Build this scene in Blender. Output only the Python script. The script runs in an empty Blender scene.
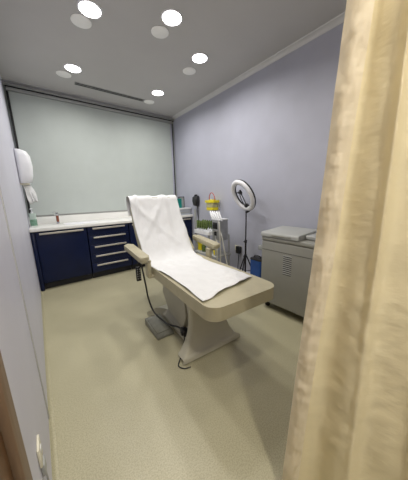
import bpy, bmesh, math, random
from mathutils import Vector, Matrix, noise
from math import sin, cos, pi, radians
random.seed(4)
C = bpy.context.scene.collection
W, H = 2.70, 2.935

# ------------------------------------------------------------------ materials
def mat(name, col, rough=.5, metal=0, var=.0, vscale=8, bump=0, bscale=60, emit=0, trans=0, transl=0, alpha=1, spec=.5, coat=0, col2=None, stretch=(1,1,1)):
    m = bpy.data.materials.new(name); m.use_nodes = True
    nt = m.node_tree; N = nt.nodes; L = nt.links; b = N['Principled BSDF']
    b.inputs['Base Color'].default_value = (*col, 1); b.inputs['Roughness'].default_value = rough
    b.inputs['Metallic'].default_value = metal; b.inputs['Specular IOR Level'].default_value = spec
    b.inputs['Transmission Weight'].default_value = trans; b.inputs['Alpha'].default_value = alpha
    b.inputs['Coat Weight'].default_value = coat
    if emit:
        b.inputs['Emission Color'].default_value = (*col, 1); b.inputs['Emission Strength'].default_value = emit
    tc = N.new('ShaderNodeTexCoord'); mp = N.new('ShaderNodeMapping'); mp.inputs['Scale'].default_value = stretch
    L.new(tc.outputs['Object'], mp.inputs['Vector'])
    if var or col2:
        n = N.new('ShaderNodeTexNoise'); n.inputs['Scale'].default_value = vscale; n.inputs['Detail'].default_value = 4
        r = N.new('ShaderNodeValToRGB')
        c2 = col2 or tuple(min(1, c*(1+var)) for c in col); c1 = col if col2 else tuple(c*(1-var) for c in col)
        r.color_ramp.elements[0].color = (*c1, 1); r.color_ramp.elements[1].color = (*c2, 1)
        r.color_ramp.elements[0].position = .35; r.color_ramp.elements[1].position = .65
        L.new(mp.outputs['Vector'], n.inputs['Vector']); L.new(n.outputs['Fac'], r.inputs['Fac']); L.new(r.outputs['Color'], b.inputs['Base Color'])
    if bump:
        n2 = N.new('ShaderNodeTexNoise'); n2.inputs['Scale'].default_value = bscale; n2.inputs['Detail'].default_value = 5
        bp = N.new('ShaderNodeBump'); bp.inputs['Strength'].default_value = bump; bp.inputs['Distance'].default_value = .01
        L.new(mp.outputs['Vector'], n2.inputs['Vector']); L.new(n2.outputs['Fac'], bp.inputs['Height']); L.new(bp.outputs['Normal'], b.inputs['Normal'])
    if transl:
        t = N.new('ShaderNodeBsdfTranslucent'); t.inputs['Color'].default_value = (*col, 1)
        mx = N.new('ShaderNodeMixShader'); mx.inputs['Fac'].default_value = transl
        L.new(b.outputs[0], mx.inputs[1]); L.new(t.outputs[0], mx.inputs[2]); L.new(mx.outputs[0], N['Material Output'].inputs['Surface'])
    return m
M = {}
M['wall'] = mat('lilac_wall_paint', (.45,.46,.545), .55, var=.03, vscale=3, bump=.08, bscale=120)
M['wall_l'] = mat('pale_wall_panel', (.60,.60,.69), .45, var=.02, vscale=3, bump=.05, bscale=120)
M['ceil'] = mat('ceiling_paint', (.52,.51,.50), .8, var=.02, vscale=2)
M['corn'] = mat('cornice_plaster', (.66,.66,.66), .6, var=.02)
M['blind'] = mat('blind_fabric', (.50,.545,.52), .7, var=.02, vscale=4, bump=.05, bscale=300)
M['rail'] = mat('blind_rail_grey', (.34,.35,.34), .4, var=.03)
M['dark'] = mat('shadow_gap_black', (.02,.02,.02), .7, var=.1)
M['navy'] = mat('navy_laminate', (.0025,.008,.042), .35, var=.08, vscale=6, spec=.3)
M['kick'] = mat('plinth_black', (.012,.012,.016), .6, var=.1)
M['counter'] = mat('white_worktop', (.86,.86,.83), .25, var=.03, vscale=5)
M['alu'] = mat('brushed_handle', (.55,.52,.46), .35, .5, var=.05, vscale=30)
M['chrome'] = mat('chrome', (.62,.63,.64), .15, 1, var=.04)
M['white'] = mat('white_plastic', (.82,.83,.86), .3, var=.02, coat=.2)
M['cream'] = mat('cream_plastic', (.72,.69,.56), .35, var=.03)
M['paper'] = mat('white_paper', (.70,.705,.715), .8, var=.015, vscale=12, bump=.3, bscale=16)
M['leather'] = mat('beige_vinyl', (.40,.365,.25), .42, var=.05, vscale=10, bump=.12, bscale=60)
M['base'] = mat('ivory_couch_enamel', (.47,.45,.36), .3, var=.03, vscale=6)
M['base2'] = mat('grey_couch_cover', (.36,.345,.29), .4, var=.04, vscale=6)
M['pedal'] = mat('grey_pedal', (.17,.17,.14), .5, var=.1, vscale=20)
M['black'] = mat('black_plastic', (.012,.012,.014), .4, var=.15)
M['blackm'] = mat('black_metal', (.015,.015,.017), .35, .4, var=.1)
M['grey'] = mat('machine_grey', (.285,.285,.26), .42, var=.03, vscale=5)
M['grey2'] = mat('machine_lid_grey', (.36,.37,.36), .38, var=.03, vscale=5)
M['slot'] = mat('vent_dark', (.05,.05,.05), .7, var=.1)
M['louver'] = mat('vent_louver', (.46,.47,.46), .4, var=.02)
M['ring'] = mat('ring_diffuser', (.80,.80,.83), .4, var=.02)
M['yellow'] = mat('yellow_plastic', (.78,.66,.02), .4, var=.05)
M['clear'] = mat('frosted_yellow_plastic', (.62,.58,.30), .3, alpha=.75, var=.05)
M['red'] = mat('red_plastic', (.50,.06,.05), .4, var=.1)
M['green'] = mat('green_serum', (.10,.145,.04), .25, var=.4, vscale=30)
M['teal'] = mat('teal_box', (.0,.22,.19), .5, var=.1)
M['blue'] = mat('blue_plastic', (.01,.06,.25), .35, var=.1)
M['silver'] = mat('silver_panel', (.48,.49,.50), .3, .6, var=.1)
M['tube'] = mat('white_hose', (.62,.61,.56), .4, var=.05)
M['soap'] = mat('soap_bottle_clear', (.55,.66,.60), .15, alpha=.8, var=.05)
M['soapg'] = mat('soap_bottle_label', (.16,.30,.22), .4, var=.2, vscale=40)
M['copper'] = mat('red_brown_label', (.22,.06,.03), .4, var=.2)
M['glassy'] = mat('frosted_box', (.50,.54,.60), .25, alpha=.85, var=.08)
M['lamp'] = mat('downlight_lens', (1,.99,.97), .3, emit=9)
M['disc'] = mat('matt_white_disc', (.95,.95,.92), .5, var=.02)
M['wood'] = mat('architrave_wood', (.25,.165,.105), .5, col2=(.21,.135,.085), vscale=14, stretch=(4,4,.4))
M['wood2'] = mat('orange_brown_wood', (.11,.04,.008), .4, col2=(.15,.06,.012), vscale=10, stretch=(5,5,.4))
M['curtain'] = mat('cream_curtain', (.88,.78,.51), .75, var=.02, vscale=9, bump=.22, bscale=30, transl=.28, stretch=(1,1,2.2))
M['hem'] = mat('curtain_hem', (.88,.80,.62), .75, var=.05, vscale=12, bump=.3, bscale=30, transl=.3, stretch=(1,1,1.6))

# vinyl floor: fine speckle plus faint broad mottling
def floor_mat():
    m = bpy.data.materials.new('speckled_vinyl'); m.use_nodes = True; nt = m.node_tree; N = nt.nodes; L = nt.links; b = N['Principled BSDF']
    tc = N.new('ShaderNodeTexCoord')
    n1 = N.new('ShaderNodeTexNoise'); n1.inputs['Scale'].default_value = 1.6; n1.inputs['Detail'].default_value = 3
    n2 = N.new('ShaderNodeTexNoise'); n2.inputs['Scale'].default_value = 150; n2.inputs['Detail'].default_value = 2
    r1 = N.new('ShaderNodeValToRGB'); r1.color_ramp.elements[0].color = (.39,.363,.243,1); r1.color_ramp.elements[1].color = (.45,.42,.285,1)
    r1.color_ramp.elements[0].position=.3; r1.color_ramp.elements[1].position=.7
    r2 = N.new('ShaderNodeValToRGB'); r2.color_ramp.elements[0].color = (.86,.86,.86,1); r2.color_ramp.elements[1].color = (1.1,1.1,1.1,1)
    r2.color_ramp.elements[0].position=.36; r2.color_ramp.elements[1].position=.6
    mx = N.new('ShaderNodeMixRGB'); mx.blend_type='MULTIPLY'; mx.inputs[0].default_value=1
    for n in (n1,n2): L.new(tc.outputs['Object'], n.inputs['Vector'])
    L.new(n1.outputs['Fac'], r1.inputs['Fac']); L.new(n2.outputs['Fac'], r2.inputs['Fac'])
    L.new(r1.outputs['Color'], mx.inputs[1]); L.new(r2.outputs['Color'], mx.inputs[2]); L.new(mx.outputs[0], b.inputs['Base Color'])
    n3 = N.new('ShaderNodeTexNoise'); n3.inputs['Scale'].default_value = 18
    mr = N.new('ShaderNodeMapRange'); mr.inputs['To Min'].default_value=.28; mr.inputs['To Max'].default_value=.48
    L.new(tc.outputs['Object'], n3.inputs['Vector']); L.new(n3.outputs['Fac'], mr.inputs['Value']); L.new(mr.outputs[0], b.inputs['Roughness'])
    bp = N.new('ShaderNodeBump'); bp.inputs['Strength'].default_value=.06; bp.inputs['Distance'].default_value=.004
    L.new(n3.outputs['Fac'], bp.inputs['Height']); L.new(bp.outputs[0], b.inputs['Normal'])
    b.inputs['Specular IOR Level'].default_value=.45
    return m
M['floor'] = floor_mat()

# ------------------------------------------------------------------ mesh helpers
class MB:
    def __init__(s): s.bm = bmesh.new()
    def _merge(s, b2, mtx=None):
        if mtx is not None: bmesh.ops.transform(b2, matrix=mtx, verts=b2.verts)
        me = bpy.data.meshes.new('t'); b2.to_mesh(me); b2.free(); s.bm.from_mesh(me); bpy.data.meshes.remove(me); return s
    def box(s, x0,x1,y0,y1,z0,z1, r=0, seg=3, mtx=None):
        b = bmesh.new(); bmesh.ops.create_cube(b, size=1)
        for v in b.verts: v.co = Vector(((x0+x1)/2+v.co.x*(x1-x0), (y0+y1)/2+v.co.y*(y1-y0), (z0+z1)/2+v.co.z*(z1-z0)))
        if r: bmesh.ops.bevel(b, geom=b.edges[:], offset=r, segments=seg, profile=.5, affect='EDGES')
        return s._merge(b, mtx)
    def prism(s, pts, z0, z1, r=0, seg=4, mtx=None):
        b = bmesh.new(); lo=[b.verts.new((x,y,z0)) for x,y in pts]; hi=[b.verts.new((x,y,z1)) for x,y in pts]; n=len(pts)
        b.faces.new(lo[::-1]); b.faces.new(hi)
        for i in range(n): b.faces.new((lo[i],lo[(i+1)%n],hi[(i+1)%n],hi[i]))
        if r:
            rim=[e for e in b.edges if abs(e.verts[0].co.z-e.verts[1].co.z)<1e-7]
            bmesh.ops.bevel(b, geom=rim, offset=r, segments=seg, profile=.5, affect='EDGES')
        return s._merge(b, mtx)
    def loft(s, rings, cap=True, mtx=None):
        b = bmesh.new(); R=[[b.verts.new(p) for p in r] for r in rings]; n=len(R[0])
        for i in range(len(R)-1):
            for j in range(n): b.faces.new((R[i][j],R[i][(j+1)%n],R[i+1][(j+1)%n],R[i+1][j]))
        if cap: b.faces.new(R[0][::-1]); b.faces.new(R[-1])
        bmesh.ops.recalc_face_normals(b, faces=b.faces[:])
        return s._merge(b, mtx)
    def tube(s, pts, r, n=10, smooth=True, mtx=None):
        P=[Vector(p) for p in pts]
        if smooth and len(P)>2:
            Q=[]
            for i in range(len(P)-1):
                p0=P[max(i-1,0)];p1=P[i];p2=P[i+1];p3=P[min(i+2,len(P)-1)]
                for k in range(6):
                    t=k/6; Q.append(.5*((2*p1)+(p2-p0)*t+(2*p0-5*p1+4*p2-p3)*t*t+(3*p1-p0-3*p2+p3)*t**3))
            Q.append(P[-1]); P=Q
        rad = r if callable(r) else (lambda t: r)
        rings=[]; up=None
        for i,p in enumerate(P):
            d=(P[min(i+1,len(P)-1)]-P[max(i-1,0)]).normalized()
            if up is None: up = Vector((0,0,1)) if abs(d.z)<.9 else Vector((1,0,0))
            a=d.cross(up).normalized(); up=a.cross(d).normalized(); rr=rad(i/(len(P)-1))
            rings.append([p+a*cos(2*pi*k/n)*rr+up*sin(2*pi*k/n)*rr for k in range(n)])
        return s.loft(rings, True, mtx)
    def lathe(s, prof, n=24, mtx=None):
        return s.loft([[Vector((r*cos(2*pi*k/n), r*sin(2*pi*k/n), z)) for k in range(n)] for r,z in prof], True, mtx)
    def torus(s, R, r, n=48, m=14, sx=1, mtx=None):
        b=bmesh.new(); V=[[b.verts.new(((R+r*cos(2*pi*j/m)*sx)*cos(2*pi*i/n),(R+r*cos(2*pi*j/m)*sx)*sin(2*pi*i/n),r*sin(2*pi*j/m))) for j in range(m)] for i in range(n)]
        for i in range(n):
            for j in range(m): b.faces.new((V[i][j],V[(i+1)%n][j],V[(i+1)%n][(j+1)%m],V[i][(j+1)%m]))
        bmesh.ops.recalc_face_normals(b, faces=b.faces[:])
        return s._merge(b, mtx)
    def obj(s, name, m, parent=None, smooth=True):
        me=bpy.data.meshes.new(name); s.bm.to_mesh(me); s.bm.free()
        o=bpy.data.objects.new(name, me); C.objects.link(o); me.materials.append(M[m])
        if smooth:
            me.shade_smooth()
            try: me.set_sharp_from_angle(angle=radians(50))
            except Exception: pass
        if parent: o.parent=parent
        return o
def T(x,y,z): return Matrix.Translation((x,y,z))
def tag(o, label, cat, group=None):
    o['label']=label; o['category']=cat
    if group: o['group']=group
    return o
def thing(name, label, cat, loc=(0,0,0), rz=0, group=None):
    o=bpy.data.objects.new(name,None); C.objects.link(o); o.location=loc; o.rotation_euler=(0,0,rz); o.empty_display_size=.05
    return tag(o,label,cat,group)
def struct(name, mb, m, parent=None, smooth=True):
    o=mb.obj(name,m,parent,smooth); o['kind']='structure'; return o
def copy_tree(o, parent=None):
    c=o.copy(); C.objects.link(c)
    if parent: c.parent=parent
    for ch in list(o.children): copy_tree(ch,c)
    return c
def rrect(x0,x1,y0,y1,r,n=6):
    P=[]
    for cx,cy,a in ((x1-r,y1-r,0),(x0+r,y1-r,90),(x0+r,y0+r,180),(x1-r,y0+r,270)):
        for k in range(n+1): t=radians(a+90*k/n); P.append((cx+r*cos(t),cy+r*sin(t)))
    return P

# ------------------------------------------------------------------ room shell
YF=-5.6
struct('floor', MB().box(-1.1,W+.1,YF-.1,.1,-.1,0), 'floor')
struct('ceiling', MB().box(-1.1,W+.1,YF-.1,.1,H,H+.1), 'ceil')
struct('wall_back', MB().box(-.1,W+.1,0,.1,0,H), 'blind')
struct('wall_right', MB().box(W,W+.1,YF,0,0,H), 'wall')
struct('wall_left', MB().box(-.1,0,-3.64,0,0,H).box(-.1,0,YF,-4.65,0,H).box(-.1,0,-4.65,-3.64,2.12,H), 'wall_l')
struct('wall_front', MB().box(-.1,W+.1,YF-.1,YF,0,H), 'wall')
# cove cornice, right wall and back wall
def cove_prof(n=7):
    return [(0,0),(0,-.045),(.006,-.045)]+[(.006+.05*(1-cos(pi/2*k/n)), -.045+.036*sin(pi/2*k/n)) for k in range(1,n+1)]+[(.062,0)]
pr=cove_prof()
struct('trim_1', MB().loft([[Vector((W-a,y,H+b)) for a,b in pr] for y in (YF,-.001)]), 'corn')
struct('trim_2', MB().loft([[Vector((x,-a,H+b)) for a,b in pr] for x in (.001,W-.001)]), 'corn')
# vertical joint bead on the left wall panel
struct('trim_3', MB().box(.0,.004,-2.932,-2.918,.02,H-.01,.001,1), 'corn')
struct('trim_4', MB().box(.0,.0045,-2.917,-2.911,.02,H-.01), 'rail')
# coved vinyl skirting
def cove(r=.022,n=5): return [(0,0),(0,r+.006)]+[(.003+r*(1-cos(pi/2*k/n)), r+.004-r*sin(pi/2*k/n)) for k in range(0,n+1)]+[(.026,0)]
struct('baseboard_left', MB().loft([[Vector((a,y,b)) for a,b in cove()] for y in (-3.64,-.62)]), 'floor')
struct('baseboard_right', MB().box(W-.012,W,YF,-.62,0,.07,.003,2), 'wall_l')
# door frame beside the camera
d=MB().box(-.02,.003,-3.712,-3.642,0,2.12,.002,1).box(-.02,.012,-4.66,-4.59,0,2.12,.004,2).box(-.02,.012,-4.59,-3.715,2.05,2.12,.004,2)
struct('trim_5', d, 'wood')
dd=MB().box(-.055,-.015,-4.588,-3.718,.006,2.045,.003,2)
dr=struct('door_1', dd, 'wood2')
h=MB().tube([(-.015,-4.5,1.02),(.03,-4.5,1.02),(.035,-4.47,1.02),(.035,-4.38,1.02)],.009).lathe([(.025,0),(.025,.008),(.001,.008)],mtx=T(-.016,-4.5,1.02)@Matrix.Rotation(pi/2,4,'Y'))
h.obj('door_handle','alu',dr)

# ------------------------------------------------------------------ blind over the whole back wall
t=thing('roller_blind','large flat white blind covering the back wall above the worktop','blind',(1.34,-.03,1.0))
def L(o): o.location=Vector(o.location); return o
def rel(mb,dx,dy,dz): bmesh.ops.translate(mb.bm,vec=(-dx,-dy,-dz),verts=mb.bm.verts); return mb
rel(MB().box(.050,2.60,-.030,-.026,1.045,2.80),1.34,-.03,1.0).obj('blind_fabric','blind',t)
rel(MB().box(.03,2.655,-.055,-.012,2.805,2.845,.006,2),1.34,-.03,1.0).obj('head_rail','grey2',t)
rel(MB().box(.050,2.60,-.036,-.022,1.042,1.062,.004,2),1.34,-.03,1.0).obj('bottom_bar','rail',t)
rel(MB().box(.022,.046,-.035,-.003,1.042,2.80,.002,1),1.34,-.03,1.0).obj('side_channel','dark',t)
rel(MB().box(2.645,2.662,-.035,-.003,1.042,2.80,.002,1),1.34,-.03,1.0).obj('side_channel','dark',t)
rel(MB().box(2.602,2.644,-.03,-.003,1.042,2.80,.002,1),1.34,-.03,1.0).obj('side_panel','wall',t)
rel(MB().box(.02,2.68,-.05,-.003,2.847,2.862),1.34,-.03,1.0).obj('shadow_gap','dark',t)
rel(MB().box(.01,2.69,-.075,-.003,2.864,2.884,.004,2),1.34,-.03,1.0).obj('pelmet','rail',t)

# ------------------------------------------------------------------ ceiling: slot diffuser, downlights, matt white discs beside them
t=thing('air_slot_diffuser','long narrow dark linear air slot in the ceiling near the back wall','air vent',(1.335,-.465,H-.001))
MB().box(-.52,.52,-.045,-.036,-.006,.001,.001,1).box(-.52,.52,.036,.045,-.006,.001,.001,1).box(-.52,-.51,-.036,.036,-.006,.001).box(.51,.52,-.036,.036,-.006,.001).obj('frame','rail',t)
MB().box(-.51,.51,-.036,.036,-.002,.001).obj('slot_shadow','dark',t)
MB().box(-.51,.51,-.004,.004,-.005,-.002).obj('slat','rail',t)

LP=[(.75,-1.95,'bright round downlight nearest the left wall at the top of the photo'),
    (1.38,-2.29,'bright round downlight nearest the camera, middle of the ceiling'),
    (1.95,-1.96,'bright round downlight nearest the cornice and the curtain'),
    (.75,-.86,'bright round downlight over the left end of the blue cabinets'),
    (1.93,-.86,'small bright round downlight in the far right corner of the ceiling by the slot end')]
def make_light():
    t=thing('ceiling_downlight','x','ceiling light',group='lit ceiling downlights')
    MB().torus(.094,.008,40,8).obj('trim_ring','white',t)
    MB().lathe([(.001,.0),(.09,.0),(.09,-.004),(.07,-.009),(.001,-.012)],32).obj('lens','lamp',t)
    return t
proto=make_light()
for i,(x,y,l) in enumerate(LP):
    o=proto if i==0 else copy_tree(proto)
    o.location=(x,y,H-.001); o['label']=l
DP=[(.71,-1.76,'matt white round disc beside the downlight at top left'),
    (1.37,-2.065,'matt white round disc beside the middle nearest downlight'),
    (2.0,-1.66,'matt white round disc beside the downlight near the cornice'),
    (.67,-.64,'matt white round disc beside the downlight over the left cabinets'),
    (1.955,-.47,'matt white round disc at the right end of the air slot')]
dm=None
for i,(x,y,l) in enumerate(DP):
    if dm is None:
        dm=MB().lathe([(.001,.0),(.088,.0),(.088,-.005),(.080,-.009),(.001,-.010)],36).obj('ceiling_disc','disc'); o=dm
    else: o=dm.copy(); C.objects.link(o)
    o.location=(x,y,H-.001); tag(o,l,'ceiling plate','white round ceiling discs')

# ------------------------------------------------------------------ blue base units and worktop
FY=-.60
def cabinet(x0,x1,label,kind):
    t=thing('base_cabinet',label,'cabinet',((x0+x1)/2,-.3,0),group='navy base cabinets'); w=(x1-x0)/2
    MB().box(-w+.001,w-.001,FY+.3+.022,.27,.10,.868,.002,1).obj('carcass','navy',t)
    MB().box(-w+.001,w-.001,FY+.3+.075,FY+.3+.09,.002,.099).obj('plinth','kick',t)
    n=5 if kind=='drawers' else 1
    if kind=='drawers': zs=[(.115,.262),(.268,.415),(.421,.568),(.574,.721),(.727,.864)]
    else: zs=[(.115,.864)]
    for z0,z1 in zs:
        d=MB().box(-w+.003,w-.003,FY+.3,FY+.3+.02,z0,z1,.002,2).obj('drawer' if kind=='drawers' else 'door','navy',t)
        hw=w-.045 if kind!='drawers' else .25
        hz=z1-.030
        MB().box(-hw,hw,FY+.3-.036,FY+.3-.026,hz-.013,hz+.013,.004,2).box(-hw+.03,-hw+.045,FY+.3-.03,FY+.3+.001,hz-.006,hz+.006).box(hw-.045,hw-.03,FY+.3-.03,FY+.3+.001,hz-.006,hz+.006).obj('handle','alu',d)
    return t
cabinet(.055,.69,'navy cupboard under the left end of the white worktop with one bar handle','door')
cabinet(.70,1.34,'navy chest of five drawers with beige bar handles','drawers')
cabinet(1.35,2.02,'navy cupboard behind the raised head of the treatment couch','door')
cabinet(2.03,2.68,'navy cupboard at the right wall below the grey tray','door')
tag(MB().box(.004,.052,FY,-.03,.002,.868,.002,1).obj('end_panel','navy'),'navy end panel reaching the floor against the left wall','panel')
t=thing('worktop','glossy white worktop with upstand running along the blinded wall','worktop',(1.35,-.3,.87))
MB().box(-1.347,1.346,-.33,.27,.001,.048,.006,3).obj('top','counter',t)
MB().box(-1.347,1.346,.272,.295,.0,.168,.004,2).obj('upstand','counter',t)
MB().prism(rrect(-.92,-.45,-.22,.14,.06),.0485,.0505,.001,1).obj('basin_rim','white',t)

# ------------------------------------------------------------------ things on the worktop, left end
Z=.9185
t=thing('soap_bottle','clear pump bottle with green label at the left end of the worktop','bottle',(.060,-.25,Z))
MB().prism(rrect(-.042,.042,-.03,.03,.018),0,.19,.008,2).obj('body','soap',t)
MB().prism(rrect(-.043,.043,-.031,.031,.018),.01,.10,.001,1).obj('label_band','soapg',t)
MB().lathe([(.016,.19),(.016,.21),(.006,.212),(.006,.25),(.014,.252),(.014,.262),(.001,.263)],14).tube([(0,0,.256),(-.01,-.03,.256),(-.012,-.045,.246)],.006,8).obj('pump','white',t)
t=thing('basin_tap','small upright tap with a red-brown body behind the basin','tap',(.365,-.20,Z+.002))
MB().lathe([(.026,0),(.026,.01),(.019,.014),(.017,.03)],18).obj('collar','chrome',t)
MB().lathe([(.017,.03),(.019,.05),(.019,.12),(.017,.13)],18).obj('body','copper',t)
MB().lathe([(.019,.13),(.022,.14),(.022,.17),(.012,.178),(.001,.178)],18).tube([(0,0,.155),(-.02,-.05,.158),(-.03,-.10,.145)],.011,10).box(-.055,.02,-.012,.012,.176,.188,.004,2).obj('spout','chrome',t)

# paper towel dispenser
t=thing('towel_dispenser','rounded glossy white towel dispenser on the left wall','dispenser',(0,-.52,1.52))
rings=[]
for z,dx,wy in ((0,.105,.085),(.02,.135,.10),(.10,.155,.11),(.22,.165,.115),(.34,.155,.112),(.40,.125,.10),(.425,.07,.07)):
    rings.append([Vector((max(.001,a),b,z)) for a,b in rrect(.001,dx,-wy,wy,min(.05,dx*.45))])
MB().loft(rings).obj('cover','white',t)
MB().box(.0,.10,-.07,.07,-.018,.004,.004,2).obj('outlet','cream',t)
b=bmesh.new(); G=[]
for i in range(9):
    row=[]
    for j in range(9):
        u=j/8-.5; v=i/8
        row.append(b.verts.new((.062+.055*v+u*(.10-.01*v)+.010*sin(u*11+v*5), u*(.09-.04*v)+.012*sin(u*15)*(.3+v), -.012-.235*v+.03*u*v-.02*abs(u)*v)))
    G.append(row)
for i in range(8):
    for j in range(8): b.faces.new((G[i][j],G[i][j+1],G[i+1][j+1],G[i+1][j]))
pm=MB(); pm._merge(b); po=pm.obj('paper_towel','paper'); po.location=(0,-.52,1.518)
so=po.modifiers.new('s','SOLIDIFY'); so.thickness=.004
tag(po,'crumpled paper towel hanging out below the white dispenser','paper towel')

# wall socket with plug near the camera on the left wall
t=thing('wall_socket','cream wall socket low on the left wall beside the wooden door frame','socket',(0,-3.46,.315))
MB().box(0.0005,.009,-.035,.035,.045,.125,.003,2).obj('plate','cream',t)
MB().box(.009,.011,-.010,.010,.08,.105,.001,1).obj('rocker','white',t)
t2=MB().box(.0005,.013,-.022,.022,-.05,.0,.003,2).tube([(.008,0,-.045),(.010,.0,-.10),(.008,.01,-.2),(.012,.02,-.33)],.003,8)
o=t2.obj('plug','rail'); o.location=(0.0,-3.46,.353); tag(o,'grey plug and lead hanging just under the cream wall socket','plug')

# ------------------------------------------------------------------ things at the right end of the worktop
t=thing('storage_box','frosted grey-blue storage box with white lid at the right end of the worktop','box',(2.535,-.455,Z))
MB().prism(rrect(-.145,.145,-.13,.13,.02),0,.115,.004,2).obj('body','glassy',t)
MB().prism(rrect(-.155,.155,-.14,.135,.02),.116,.14,.005,2).obj('lid','white',t)
MB().box(-.11,.11,-.133,-.1305,.045,.06).obj('label_strip','grey2',t)
o=MB().prism(rrect(-.055,.055,-.035,.035,.01),0,.19,.005,2).box(-.035,.035,-.037,-.0352,.04,.10).obj('carton','teal'); o.location=(2.462,-.46,Z+.141); tag(o,'teal green carton standing on the white lid of the storage box','carton')
t=thing('photo_frame','black edged upright frame behind the teal carton on the storage box','frame',(2.575,-.39,Z+.141),.1)
MB().box(-.075,-.062,-.008,.008,0,.23,.003,2).box(.062,.075,-.008,.008,0,.23,.003,2).box(-.062,.062,-.008,.008,.217,.23,.003,2).box(-.062,.062,-.008,.008,0,.013,.003,2).obj('border','black',t)
MB().box(-.062,.062,-.002,.003,.013,.217).obj('panel','grey2',t)

# black wall mounted unit with cord
t=thing('wall_unit','black rounded device hung on the lilac wall above the cabinet end','wall device',(W,-.81,1.10))
rg=[]
for z,dx,wy in ((0,.06,.045),(.015,.085,.06),(.10,.10,.072),(.17,.095,.07),(.20,.06,.05)):
    rg.append([Vector((-.001-a,b,z)) for a,b in rrect(0,dx,-wy,wy,.025)])
MB().loft(rg).obj('body','black',t)
MB().lathe([(.03,0),(.035,.015),(.02,.03),(.001,.03)],14,mtx=T(-.05,0,.196)).obj('cap','black',t)
o=MB().tube([(-.02,0,.0),(-.025,.01,-.12),(-.02,-.015,-.3),(-.02,.01,-.45)],.007,8).tube([(-.03,-.02,.0),(-.03,-.035,-.08),(-.02,-.02,-.2),(-.02,.0,-.33)],.005,8).obj('cord','black'); o.location=(W,-.82,1.10)
tag(o,'black cord hanging from the black wall device','cord')
o=MB().box(-.03,-.013,-.03,.03,0,1.03,.004,2).obj('cable_trunking','grey2'); o.location=(W+.011,-.72,.001); tag(o,'pale vertical cable cover on the wall under the black device','cable cover')

# yellow sharps container
t=thing('sharps_container','yellow lidded sharps bin with red carry handle on the lilac wall','sharps bin',(2.59,-1.385,1.045))
MB().prism(rrect(-.07,.07,-.095,.095,.02),.05,.13,.002,1).obj('body','clear',t)
MB().prism(rrect(-.068,.068,-.093,.093,.02),0,.05,.008,2).obj('yellow_bottom','yellow',t)
MB().prism(rrect(-.085,.085,-.115,.115,.025),.13,.172,.006,3).prism(rrect(-.05,.05,-.05,.05,.02),.172,.185,.004,2).obj('lid','yellow',t)
MB().tube([(0,-.075,.165),(-.005,-.07,.23),(-.01,-.035,.285),(-.01,0,.30),(-.01,.035,.285),(-.005,.07,.23),(0,.075,.165)],.0065,8).obj('handle','red',t)
MB().box(.086,.108,-.08,.08,-.02,.12,.003,1).box(-.06,.09,-.08,.08,-.012,-.004).obj('bracket','white',t)

# ------------------------------------------------------------------ treatment trolley with hand pieces
TX,TY=2.34,-1.695
t=thing('treatment_trolley','white treatment trolley behind the right armrest with tray and silver handpiece tower','trolley',(TX,TY,0))
MB().prism(rrect(-.17,.17,-.10,.31,.03),.690,.710,.004,2).obj('tray_floor','white',t)
mbx=MB()
out=rrect(-.17,.17,-.10,.31,.03); inn=rrect(-.158,.158,-.088,.298,.02)
b=bmesh.new(); n=len(out); A=[b.verts.new((x,y,.710)) for x,y in out]; B=[b.verts.new((x,y,.745)) for x,y in out]; D=[b.verts.new((x,y,.745)) for x,y in inn]; E_=[b.verts.new((x,y,.710)) for x,y in inn]
for i in range(n):
    j=(i+1)%n
    for P,Q in ((A,B),(B,D),(D,E_)): b.faces.new((P[i],P[j],Q[j],Q[i]))
mbx._merge(b); mbx.obj('tray_lip','white',t)
for px in (-.14,.14):
    for py in (-.22,.28): MB().tube([(px,py,.07),(px,py,.689)],.012,10,False).obj('post','silver',t)
MB().prism(rrect(-.17,.17,-.26,.31,.03),.36,.38,.004,2).obj('shelf','grey2',t)
MB().prism(rrect(-.17,.17,-.26,.31,.03),.10,.12,.004,2).obj('shelf','grey2',t)
for px in (-.14,.14):
    for py in (-.22,.28): MB().lathe([(.001,-.022),(.022,-.018),(.026,0),(.022,.018),(.001,.022)],14,mtx=T(px,py,.0265)@Matrix.Rotation(pi/2,4,'Y')).box(px-.012,px+.012,py-.012,py+.012,.04,.075,.004,1).obj('castor','black',t)
# tower
MB().prism(rrect(-.12,.08,-.27,-.11,.02),.62,.935,.008,3).obj('tower','silver',t)
MB().box(-.124,-.119,-.245,-.135,.80,.90,.002,1).box(-.124,-.119,-.225,-.165,.70,.76,.002,1).obj('control_panel','black',t)
for k in range(3): MB().lathe([(.016,0),(.016,.008),(.012,.012),(.001,.012)],14,mtx=T(-.123,-.225+.035*k,.775)@Matrix.Rotation(-pi/2,4,'Y')).obj('dial','chrome',t)
MB().box(-.11,.06,-.30,-.08,.936,.952,.006,2).obj('holder_rack','white',t)
for k in range(5):
    y=-.290+.050*k
    MB().tube([(-.06,y+.075,1.06),(-.075,y+.055,1.045),(-.09,y+.02,1.0),(-.10,y-.02,.955),(-.10,y-.035,.925)],lambda q:.008+.009*sin(pi*min(1,q*1.1)),10).obj('handpiece','white',t)
# serum bottles
p0=None; k=0
for i in range(5):
    for j in range(2):
        x=TX-.115+.10*j; y=TY+.03+.057*i-.02*j
        if p0 is None:
            p0=thing('serum_bottle','x','bottle',(x,y,.711),group='green serum bottles on the trolley tray')
            MB().lathe([(.010,0),(.010,.05),(.015,.06),(.018,.09),(.018,.175),(.010,.195),(.001,.195)],14).obj('body','green',p0)
            MB().lathe([(.019,0),(.014,.03),(.012,.055),(.001,.056)],12).obj('cap','white',p0)
            o=p0
        else: o=copy_tree(p0)
        o.location=(x,y,.711)
        o['label']='green bottle on white cap in the cluster standing on the trolley tray'
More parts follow.
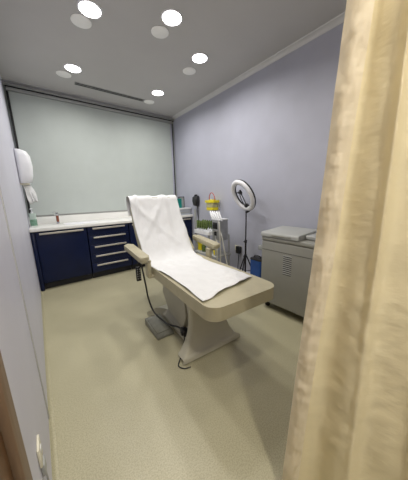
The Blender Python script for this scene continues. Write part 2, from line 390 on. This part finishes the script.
# hoses
HZ=[('white hose falling steeply from the handpiece tower to the floor',[(2.25,-1.93,.93),(2.22,-1.985,.86),(2.22,-2.0,.6),(2.24,-1.98,.35),(2.25,-1.93,.012)]),
    ('white hose looping outward at the right of the tower towards the black socket',[(2.27,-1.93,.80),(2.25,-2.0,.70),(2.26,-2.04,.5),(2.29,-2.08,.25),(2.33,-2.12,.012)]),
    ('white hose running straight down close beside the trolley post',[(2.23,-1.90,.66),(2.2,-1.95,.56),(2.2,-1.95,.35),(2.22,-1.88,.2),(2.28,-1.97,.05),(2.33,-2.01,.012)])]
for l,pp in HZ: tag(MB().tube(pp,.010,8).obj('hose','tube'),l,'hose','white trolley hoses')
# items on the trolley shelf
o=MB().prism(rrect(-.055,.055,-.05,.05,.015),0,.12,.006,2).prism(rrect(-.06,.06,-.055,.055,.015),.12,.135,.004,2).obj('waste_box','yellow'); o.location=(2.30,-1.43,.381); tag(o,'yellow plastic box on the trolley shelf below the armrest','box')
o=MB().lathe([(.035,0),(.036,.10),(.018,.13),(.016,.16),(.001,.16)],16).obj('shelf_bottle','green'); o.location=(2.25,-1.56,.381); tag(o,'dark green bottle on the trolley shelf beside the yellow box','bottle')
o=MB().lathe([(.035,0),(.036,.09),(.02,.115),(.018,.14),(.001,.14)],16).obj('shelf_bottle','silver'); o.location=(2.25,-1.66,.381); tag(o,'pale grey bottle on the trolley shelf right of the dark green one','bottle')
o=MB().lathe([(.03,0),(.038,.08),(.034,.085),(.03,.08),(.001,.01)],16).obj('cup','yellow'); o.location=(2.26,-1.84,.381); tag(o,'small yellow cup on the trolley shelf beside the hoses','cup')

# ------------------------------------------------------------------ wall power point, right wall
t=thing('wall_socket','cream double socket low on the lilac wall beside the ring light stand','socket',(W,-1.92,.38))
MB().box(-.010,-.0005,-.075,.075,0,.09,.004,2).obj('plate','cream',t)
t=thing('power_adapter','black adapter plugged into the right wall socket','adapter',(W-.0105,-1.96,.37))
MB().box(-.06,0,-.042,.042,-.02,.10,.01,3).obj('body','black',t)
MB().tube([(-.03,0,-.02),(-.035,.0,-.15),(-.03,.01,-.30),(-.03,-.05,-.362)],.006,8).obj('lead','black',t)

# ------------------------------------------------------------------ ring light on tripod
SX,SY=2.50,-2.25
t=thing('ring_light_stand','thin black tripod stand carrying the ring light against the lilac wall','light stand',(SX,SY,0))
MB().tube([(0,0,.12),(0,0,.62)],.013,12,False).obj('pole','blackm',t)
MB().tube([(0,0,.62),(0,0,1.045)],.009,12,False).obj('extension_pole','blackm',t)
for z in (.62,.40): MB().lathe([(.016,-.025),(.019,-.02),(.019,.02),(.016,.025)],14,mtx=T(0,0,z)).tube([(0,0,z),(-.035,.01,z)],.007,8,False).obj('collar','black',t)
for a in (200,320,80):
    dx,dy=cos(radians(a)),sin(radians(a)); k=.19 if a!=320 else .17
    lg=MB().tube([(dx*.015,dy*.015,.40),(dx*k,dy*k,.014)],.009,8,False).obj('leg','blackm',t)
    MB().tube([(dx*k,dy*k,.02),(dx*k*1.06,dy*k*1.06,.008)],.011,8,False).obj('foot','black',lg)
    MB().tube([(dx*.012,dy*.012,.16),(dx*k*.62,dy*k*.62,.17)],.005,6,False).obj('brace','blackm',t)
nrm=Vector((-.86,.20,-.42)).normalized()
ctr=Vector((SX-.045,SY+.03,1.285))
zax=nrm; yax=(Vector((0,0,1))-zax*zax.z).normalized(); xax=yax.cross(zax)
RM=Matrix((xax,yax,zax)).transposed().to_4x4()
t=thing('ring_light','round white ring light, switched off, tilted on its black tripod','ring light',ctr)
MB().torus(.205,.030,56,14,1.15,mtx=RM).obj('diffuser','ring',t)
MB().torus(.205,.030,56,10,1.2,mtx=RM@T(0,0,-.014)).obj('back_shell','black',t)
lo=RM.to_3x3()@Vector((0,-.175,0))
MB().lathe([(.045,-.02),(.045,.0),(.03,.018),(.001,.02)],18,mtx=Matrix.Translation(lo)@RM).obj('mount','black',t)
bot=RM.to_3x3()@Vector((0,-.245,-.02))
MB().tube([bot,Vector((.045,-.03,-.235))],.017,12,False).tube([bot+RM.to_3x3()@Vector((-.03,.01,-.01)),bot+RM.to_3x3()@Vector((.03,.01,-.01))],.012,10,False).obj('yoke','black',t)
q=RM.to_3x3()
MB().tube([q@Vector((-.02,-.17,.01)),q@Vector((-.035,-.05,.02)),q@Vector((-.02,.05,.02))],.006,8).tube([q@Vector((.02,-.17,.01)),q@Vector((.03,-.05,.02)),q@Vector((.01,.05,.02))],.006,8).obj('gooseneck','black',t)
MB().box(-.045,.035,.045,.075,.005,.035,.006,2,mtx=RM).box(-.075,-.05,.05,.066,.01,.03,.006,2,mtx=RM).box(.012,.03,.03,.10,.01,.035,.005,2,mtx=RM).obj('phone_clamp','black',t)

# blue bin squeezed beside the machine
t=thing('blue_canister','narrow blue plastic canister between the tripod and the grey machine','canister',(2.49,-2.50,0))
MB().prism(rrect(-.075,.075,-.095,.095,.025),.0,.40,.01,3).obj('body','blue',t)
MB().prism(rrect(-.078,.078,-.098,.098,.025),.401,.425,.006,2).obj('lid','black',t)
MB().tube([(-.02,-.06,.42),(-.03,-.04,.46),(-.03,.04,.46),(-.02,.06,.42)],.007,8).obj('handle','black',t)
o=MB().box(-.09,-.001,-.11,.11,0,.07,.01,2).obj('outlet_box','grey2'); o.location=(W,-2.50,.50); tag(o,'pale grey box on the wall behind the blue canister','wall box')

# ------------------------------------------------------------------ grey machine
t=thing('laser_machine','tall grey cabinet machine with top lid and side vents beside the curtain','medical machine',(2.06,-3.20,0))
MB().box(.0,.56,-.36,.33,.09,.80,.012,3).obj('body','grey',t)
MB().box(-.004,.58,-.362,.335,.802,.85,.016,3).obj('shoulder','grey',t)
MB().loft([[Vector(p) for p in r] for r in (
   [(-.012,-.10,.852),(.42,-.10,.852),(.42,.335,.852),(-.012,.335,.852)],
   [(-.014,-.10,.885),(.42,-.10,.90),(.42,.335,.90),(-.014,.335,.885)],
   [(-.002,-.095,.898),(.41,-.095,.918),(.41,.33,.918),(-.002,.33,.898)])]).obj('lid','grey2',t)
MB().box(-.022,-.013,-.02,.20,.868,.880,.003,2).obj('lid_handle','grey',t)
MB().box(.10,.56,-.36,-.105,.852,.895,.012,3).obj('console','grey2',t)
for k in range(10):
    v_=MB().box(-.0015,.002,-.035,.055,.475+.021*k,.4835+.021*k,.0005,1).obj('vent_slot','slot',t)
    MB().box(-.005,.001,-.036,.056,.485+.021*k,.490+.021*k,.001,1).obj('louver','louver',v_)
MB().box(-.002,.001,-.35,.32,.703,.707).obj('seam','slot',t)
for px in (.07,.49):
    for py in (-.30,.27): MB().lathe([(.001,-.016),(.034,-.014),(.038,0),(.034,.014),(.001,.016)],16,mtx=T(px,py,.039)@Matrix.Rotation(pi/2,4,'X')).box(px-.02,px+.02,py-.02,py+.02,.055,.092,.005,1).obj('castor','black',t)

# ------------------------------------------------------------------ treatment couch
CX,CY,TH=1.114,-3.50,.075
couch=thing('treatment_couch','beige padded treatment couch with raised back and pale pedestal base','treatment couch',(CX,CY,0),-TH)
w=.297
pts=[]
for x,y in rrect(-w,w,0,1.15,.09,12): pts.append((x,y))
MB().prism(pts,.575,.665,.040,7).obj('seat_cushion','leather',couch)
MB().prism(rrect(-.26,.26,.03,1.14,.05),.552,.574,.003,1).obj('seat_board','base2',couch)
SB=1.115; LB=.758; ang=math.atan2(.625,.415)
# backrest local: x=t, y=along, z=normal  -> rotate about X
SAG=.055
def sagged(pts,z0,z1,r_,seg):
    m_=MB().prism(pts,z0,z1,r_,seg)
    for k in range(1,18):
        bmesh.ops.bisect_plane(m_.bm,geom=m_.bm.verts[:]+m_.bm.edges[:]+m_.bm.faces[:],plane_co=(0,LB*k/18,0),plane_no=(0,1,0))
    for v in m_.bm.verts: v.co.z-=SAG*sin(pi*min(1,max(0,v.co.y/LB)))
    bmesh.ops.transform(m_.bm,matrix=BM,verts=m_.bm.verts)
    return m_
BM=T(0,SB,.665)@Matrix.Rotation(ang,4,'X')
def brr(): 
    P=[]
    for x,y in rrect(-1,1,0,LB,.06,8):
        P.append((x,y))
    return P
bp=[]
for x,y in rrect(-w,w,.0,LB,.07,8): bp.append((x*(1-.06*(y/LB)),y))
sagged(bp,-.085,.0,.030,5).obj('backrest_cushion','leather',couch)
sagged(rrect(-.24,.24,.06,LB-.05,.05),-.106,-.086,.003,1).obj('backrest_board','base2',couch)
for sx in (-1,1):
    a=bpy.data.objects.new('armrest',None); C.objects.link(a); a.parent=couch
    AM=T(sx*.385,.84,.755)@Matrix.Rotation(radians(4),4,'X')@Matrix.Rotation(radians(-2*sx),4,'Z')
    MB().prism(rrect(-.045,.045,0,.50,.035,6),0,.045,.016,4,mtx=AM).obj('armrest_pad','leather',a)
    MB().box(-.032,.032,.03,.46,-.014,-.001,.003,1,mtx=AM).obj('armrest_board','base',a)
    MB().prism(rrect(-.02,.02,.0,.07,.012),.595,.745,.004,2,mtx=T(sx*.335,.90,0)).box(min(sx*.24,sx*.35),max(sx*.24,sx*.35),.90,.96,.58,.60,.004,1).box(min(sx*.315,sx*.40),max(sx*.315,sx*.40),.90,.97,.725,.748,.004,1).obj('armrest_bracket','leather',a)
# base: I-shaped plan with flared ends
op=[]
for s in [i/40 for i in range(41)]:
    y=.395+s*.885; e=min(s,1-s)
    hw=.15+(.145 if s<.5 else .13)*max(0,1-e/.15)**1.3
    op.append((hw,y))
outl=op+[(-x,y) for x,y in reversed(op)]
def flare(z,f,g): return z
ringsB=[]
for z,k,sh in ((.014,1,0),(.040,1,0),(.052,.985,.006),(.075,.80,.05),(.105,.70,.085)):
    ringsB.append([Vector((x*k, .84+(y-.84)*(1-sh*1.9), z)) for x,y in outl])
MB().loft(ringsB).obj('foot_base','base',couch)
for sx in (-1,1):
    for y in (.43,1.24): MB().lathe([(.02,0.0),(.02,.014)],12,mtx=T(sx*(.25 if y<1 else .16),y,0)).obj('floor_glide','black',couch)
# pedestal front shield (hourglass) + column
def hour(y0,y1,zs):
    R=[]
    for z,hw,sh in zs: R.append([Vector((x,y,z)) for x,y in rrect(-hw,hw,y0+sh,y1,.02,3)])
    return R
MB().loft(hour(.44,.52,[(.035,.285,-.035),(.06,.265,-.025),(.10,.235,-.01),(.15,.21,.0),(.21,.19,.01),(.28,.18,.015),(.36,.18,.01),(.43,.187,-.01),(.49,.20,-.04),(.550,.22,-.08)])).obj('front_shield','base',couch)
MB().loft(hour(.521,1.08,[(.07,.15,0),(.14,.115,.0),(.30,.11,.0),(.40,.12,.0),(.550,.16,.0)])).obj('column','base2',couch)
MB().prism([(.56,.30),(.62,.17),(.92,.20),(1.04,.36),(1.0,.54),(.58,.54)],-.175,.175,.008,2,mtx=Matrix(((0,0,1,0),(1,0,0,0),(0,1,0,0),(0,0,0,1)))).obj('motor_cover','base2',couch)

R3=Matrix.Rotation(-TH,4,'Z')
def cw(t,s,z): v=T(CX,CY,0)@R3@Vector((t,s,z)); return v
# foot pedal
pd=thing('foot_pedal','grey foot control box on the floor left of the couch base','foot pedal',cw(-.265,.98,0),-TH+.04)
MB().prism([(-.17,.002),(.15,.002),(.15,.07),(-.15,.035),(-.17,.025)],-.085,.085,.005,2,mtx=Matrix(((0,0,1,0),(1,0,0,0),(0,1,0,0),(0,0,0,1)))).obj('housing','pedal',pd)
MB().box(-.07,.07,-.13,.11,.0,.012,.004,2,mtx=T(0,0,.048)@Matrix.Rotation(radians(5.5),4,'X')).obj('treadle','pedal',pd)
# hand control
hc=thing('hand_control','black hand control with pale buttons hanging under the left armrest','remote control',cw(-.365,1.17,.475),-TH)
MB().box(-.024,.024,-.011,.011,0,.15,.006,2).obj('body','black',hc)
bm_=MB()
for r in range(5):
    for c in (-1,1): bm_.box(c*.010-.005,c*.010+.005,-.0135,-.0112,.022+.024*r,.034+.024*r,.001,1)
bm_.obj('buttons','silver',hc)
MB().tube([(0,0,.15),(.0,0,.19),(.03,-.03,.21)],.003,8).obj('hook','black',hc)
cb=[cw(-.335,1.155,.66),cw(-.335,1.10,.55),cw(-.325,1.09,.44),cw(-.31,1.09,.30),cw(-.285,1.03,.17),cw(-.235,.93,.105),cw(-.21,.84,.10),cw(-.185,.70,.14),cw(-.18,.65,.15)]
tag(MB().tube(cb,.0085,10).obj('control_cable','black'),'thick black cable curving from the left armrest down to the couch pedestal','cable')
pg=thing('cable_plug','black connector block at the lower left side of the couch pedestal','connector',cw(-.175,.60,.14),-TH)
MB().box(-.022,.03,-.045,.035,-.02,.035,.005,2).obj('body','black',pg)
MB().box(-.034,-.02,-.03,.0,-.01,.02,.003,1).obj('clip','black',pg)
tag(MB().tube([cw(-.18,.585,.12),cw(-.20,.555,.08),cw(-.25,.50,.03),cw(-.30,.46,.006),cw(-.325,.42,.006),cw(-.30,.375,.006),cw(-.25,.36,.006)],.0045,8).obj('power_cable','black'),'thin black lead from the couch connector down to the floor by its front foot','cable')

# ------------------------------------------------------------------ paper sheet over the couch
def build_profile():
    """centre-line points (s,z) every 5 mm: seat, sagged back, over the top, down behind"""
    ds,dz=cos(ang),sin(ang); P=[]; h=.005; off=.005
    x=.16
    while x<SB: P.append((x,.665+off)); x+=h
    v=h; vm=LB-.03
    while v<vm:
        n=off-SAG*sin(pi*v/LB); P.append((SB+v*ds-n*dz,.665+v*dz+n*ds)); v+=h
    NP=len(P); Q=[]
    for i in range(NP):
        w_=min(26,i,NP-1-i); seg=P[i-w_:i+w_+1]; Q.append((sum(a for a,_ in seg)/len(seg),sum(a for _,a in seg)/len(seg)))
    ex,ez=Q[-1]; tx,tz=Q[-1][0]-Q[-5][0],Q[-1][1]-Q[-5][1]; l=math.hypot(tx,tz); tx/=l; tz/=l; c=.066
    cx,cz=ex+c*tz,ez-c*tx
    k=0
    while k*h/c<pi:
        k+=1; th=k*h/c; Q.append((cx+c*(-tz*cos(th)+tx*sin(th)),cz+c*(tx*cos(th)+tz*sin(th))))
    bx,bz=Q[-1]
    for k in range(1,26): Q.append((bx-tx*h*k,bz-tz*h*k))
    return Q
PROF=build_profile()
def sheet_pos(u):
    f=min(max(u/.005,0),len(PROF)-1.001); i=int(f); q=f-i
    a_,b_=PROF[i],PROF[i+1]; lo_,hi_=PROF[max(0,i-2)],PROF[min(len(PROF)-1,i+3)]
    tx,tz=hi_[0]-lo_[0],hi_[1]-lo_[1]; l=math.hypot(tx,tz)
    return a_[0]+(b_[0]-a_[0])*q,a_[1]+(b_[1]-a_[1])*q,(-tz/l,tx/l)
b=bmesh.new(); NU,NT=150,56; G=[]
UT=(len(PROF)-1)*.005
for i in range(NU+1):
    row=[]
    for j in range(NT+1):
        v=j/NT
        u=i/NU*UT
        f=u/UT
        # ragged front edge
        fr=max(0,1-u/.25)
        u2=u-fr*(.055*(1-v)**1.5-.05*v+.006*sin(v*11))
        s,z,(ns,nz)=sheet_pos(max(0,u2)); 
        if u2<0: s+=u2
        onback=min(1,max(0,(u-.95)/.35))
        tl=-.285-.012*onback+.014*sin(u*5.1)*(1-onback); tr=.235+.055*onback+.012*sin(u*6.3+1)
        tt=tl+(tr-tl)*v
        edge=min(1,min(v,1-v)*14)
        wr=noise.noise(Vector((tt*7,u*4.5,1.3)))*.011+noise.noise(Vector((tt*16,u*10,4)))*.006
        # long creases down the back and crumples near the foot end
        wr+=.006*onback*sin(tt*38+2.2*sin(u*3))*min(1,max(0,(v-.2)*3)) 
        dg=(u-1.15)-1.5*(tt+.28); wr+=onback*.010*math.exp(-(dg/.06)**2)+.009*math.exp(-(((u-1.30)+1.3*(tt-.0))/.05)**2)*onback
        wr+=.012*onback*math.exp(-((tt+.22-.10*(u-1.7))/.022)**2)*min(1,max(0,(u-1.2)*2))
        cr=math.exp(-((s-.30)/.10)**2-((tt-.12)/.13)**2)
        wr+=cr*(.016+.014*noise.noise(Vector((tt*26,s*22,8))))
        fe=math.exp(-((u)/.04)**2); wr+=fe*.016*max(0,noise.noise(Vector((tt*11,3.3,0)))+.25)
        off=.001+max(0,wr+.005)
        s+=ns*off; z+=nz*off
        # slight drop over cushion shoulders at the edges of the backrest
        dr=(1-edge)*.012*onback
        s-=ns*dr*.0; 
        row.append(b.verts.new(cw(tt,s,z)))
    G.append(row)
for i in range(NU):
    for j in range(NT): b.faces.new((G[i][j],G[i][j+1],G[i+1][j+1],G[i+1][j]))
sm=MB(); sm._merge(b); so=sm.obj('couch_sheet','paper')
me=so.data; me.shade_smooth()
md=so.modifiers.new('s','SOLIDIFY'); md.thickness=.0015
tag(so,'white disposable sheet draped over the back and seat of the treatment couch','sheet')

# ------------------------------------------------------------------ curtain
A0=Vector((.820,-3.944)); dirv=Vector((.30,-.954)).normalized(); nv=Vector((-dirv.y*-1,dirv.x*-1))
nv=Vector((dirv.y,-dirv.x))   # towards the camera side (-x)
if nv.x>0: nv=-nv
def cur(u,z):
    """u metres of track, z height -> xy"""
    sc_=1-.22*min(z,2.9); un=u; ush=.215*(1-sc_)+(sc_-1)*u
    a=(.027*sin(u*2*pi/.19+.3+ .5*noise.noise(Vector((u*3,z*.5,0))))+.006*sin(u*2*pi/.083+1.2+z*.9))*(.8+.2*sc_)
    a*= .9+.35*noise.noise(Vector((u*4,z*.8,5)))
    a+= .0045*math.exp(-((z-.75)/.5)**2)*noise.noise(Vector((u*22+z*9,z*30-u*18,11)))
    a+= .006*noise.noise(Vector((u*14,z*9,2)))+.0012*noise.noise(Vector((u*40,z*26,7)))
    du=ush+.012*sin(u*2*pi/.19+2.0)+.006*noise.noise(Vector((u*9,z*1.3,9)))
    p=A0+dirv*(u+du)+nv*a
    return p
def ribbon(u0,u1,nu,z0,z1,nz,fn):
    b=bmesh.new(); G=[]
    for i in range(nz+1):
        z=z0+(z1-z0)*i/nz
        G.append([b.verts.new(fn(u0+(u1-u0)*j/nu,z)) for j in range(nu+1)])
    for i in range(nz):
        for j in range(nu): b.faces.new((G[i][j],G[i][j+1],G[i+1][j+1],G[i+1][j]))
    m=MB(); m._merge(b); return m
ct=thing('privacy_curtain','cream pleated privacy curtain hanging floor length at the right foreground','curtain',(A0.x,A0.y,0))
def rl(v): return Vector((v.x-A0.x,v.y-A0.y,v.z))
ribbon(.0,1.15,300,.05,2.86,180,lambda u,z: rl(Vector((*cur(u,z),z)))).obj('cloth','curtain',ct).data.shade_smooth()
# turned-back leading hem, a puckered strip along the edge
def hem(u,z):
    p0=cur(.0,z); k=u/.07
    puck=.005*noise.noise(Vector((k*2.5,z*13,3)))+.003*noise.noise(Vector((k*6,z*40,1)))
    wv=.5+.5*noise.noise(Vector((0,z*2.0,4)))
    p=p0+dirv*(u*(.75+.18*wv))+nv*(.008+.020*sin(pi*min(1,k))+puck)
    return rl(Vector((p.x,p.y,z-.01*k)))
ribbon(-.004,.066,18,.03,2.86,260,hem).obj('leading_hem','hem',ct).data.shade_smooth()
cr_=thing('curtain_rail','white curtain rail fixed to the ceiling above the cream curtain','curtain rail',(A0.x,A0.y,0))
e0=-dirv*.85*0; p0=Vector((0,0,2.9)); 
MB().tube([Vector((-dirv.x*.1,-dirv.y*.1,2.885)),Vector((dirv.x*.95,dirv.y*.95,2.885))],.014,10,False).obj('track','white',cr_)
for s in (0,.45,.9): MB().tube([Vector((dirv.x*s,dirv.y*s,2.89)),Vector((dirv.x*s,dirv.y*s,H))],.008,8,False).obj('hanger','white',cr_)

# ------------------------------------------------------------------ lights
def area(x,y,z,e,size,col=(1,.97,.92),rot=None,shape='DISK',spread=160):
    l=bpy.data.lights.new('lamp','AREA'); l.shape=shape; l.size=size; l.energy=e; l.color=col; l.spread=radians(spread)
    o=bpy.data.objects.new('lamp',l); C.objects.link(o); o.location=(x,y,z)
    if rot: o.rotation_euler=rot
    return o
for x,y,_ in LP: area(x,y,H-.022,7.8,.16)
for x,y,e in ((1.5,-3.45,3.5),(.42,-4.05,7),(.25,-5.15,25)): area(x,y,H-.022,e,.16,(1,.93,.80))  # unseen warm lamps added as fill, chiefly to brighten the curtain
wd=bpy.data.worlds.new('World'); bpy.context.scene.world=wd; wd.use_nodes=True
wd.node_tree.nodes['Background'].inputs[0].default_value=(.75,.8,.9,1); wd.node_tree.nodes['Background'].inputs[1].default_value=.15

# ------------------------------------------------------------------ camera
f,yaw,pitch,roll=213.85,.6551,.2061,-.0257
F=Vector((sin(yaw)*cos(pitch),cos(yaw)*cos(pitch),-sin(pitch))); R=Vector((cos(yaw),-sin(yaw),0)); U=R.cross(F)
R2=R*cos(roll)+U*sin(roll); U2=-R*sin(roll)+U*cos(roll)
cam=bpy.data.cameras.new('Camera'); co=bpy.data.objects.new('Camera',cam); C.objects.link(co)
cam.sensor_fit='HORIZONTAL'; cam.sensor_width=36; cam.lens=f/408*36; cam.clip_start=.02
m=Matrix((R2,U2,-F)).transposed().to_4x4(); m.translation=Vector((.1256,-4.3276,1.3052)); co.matrix_world=m
sc=bpy.context.scene; sc.camera=co
sc.view_settings.view_transform='Standard'; sc.view_settings.exposure=.27
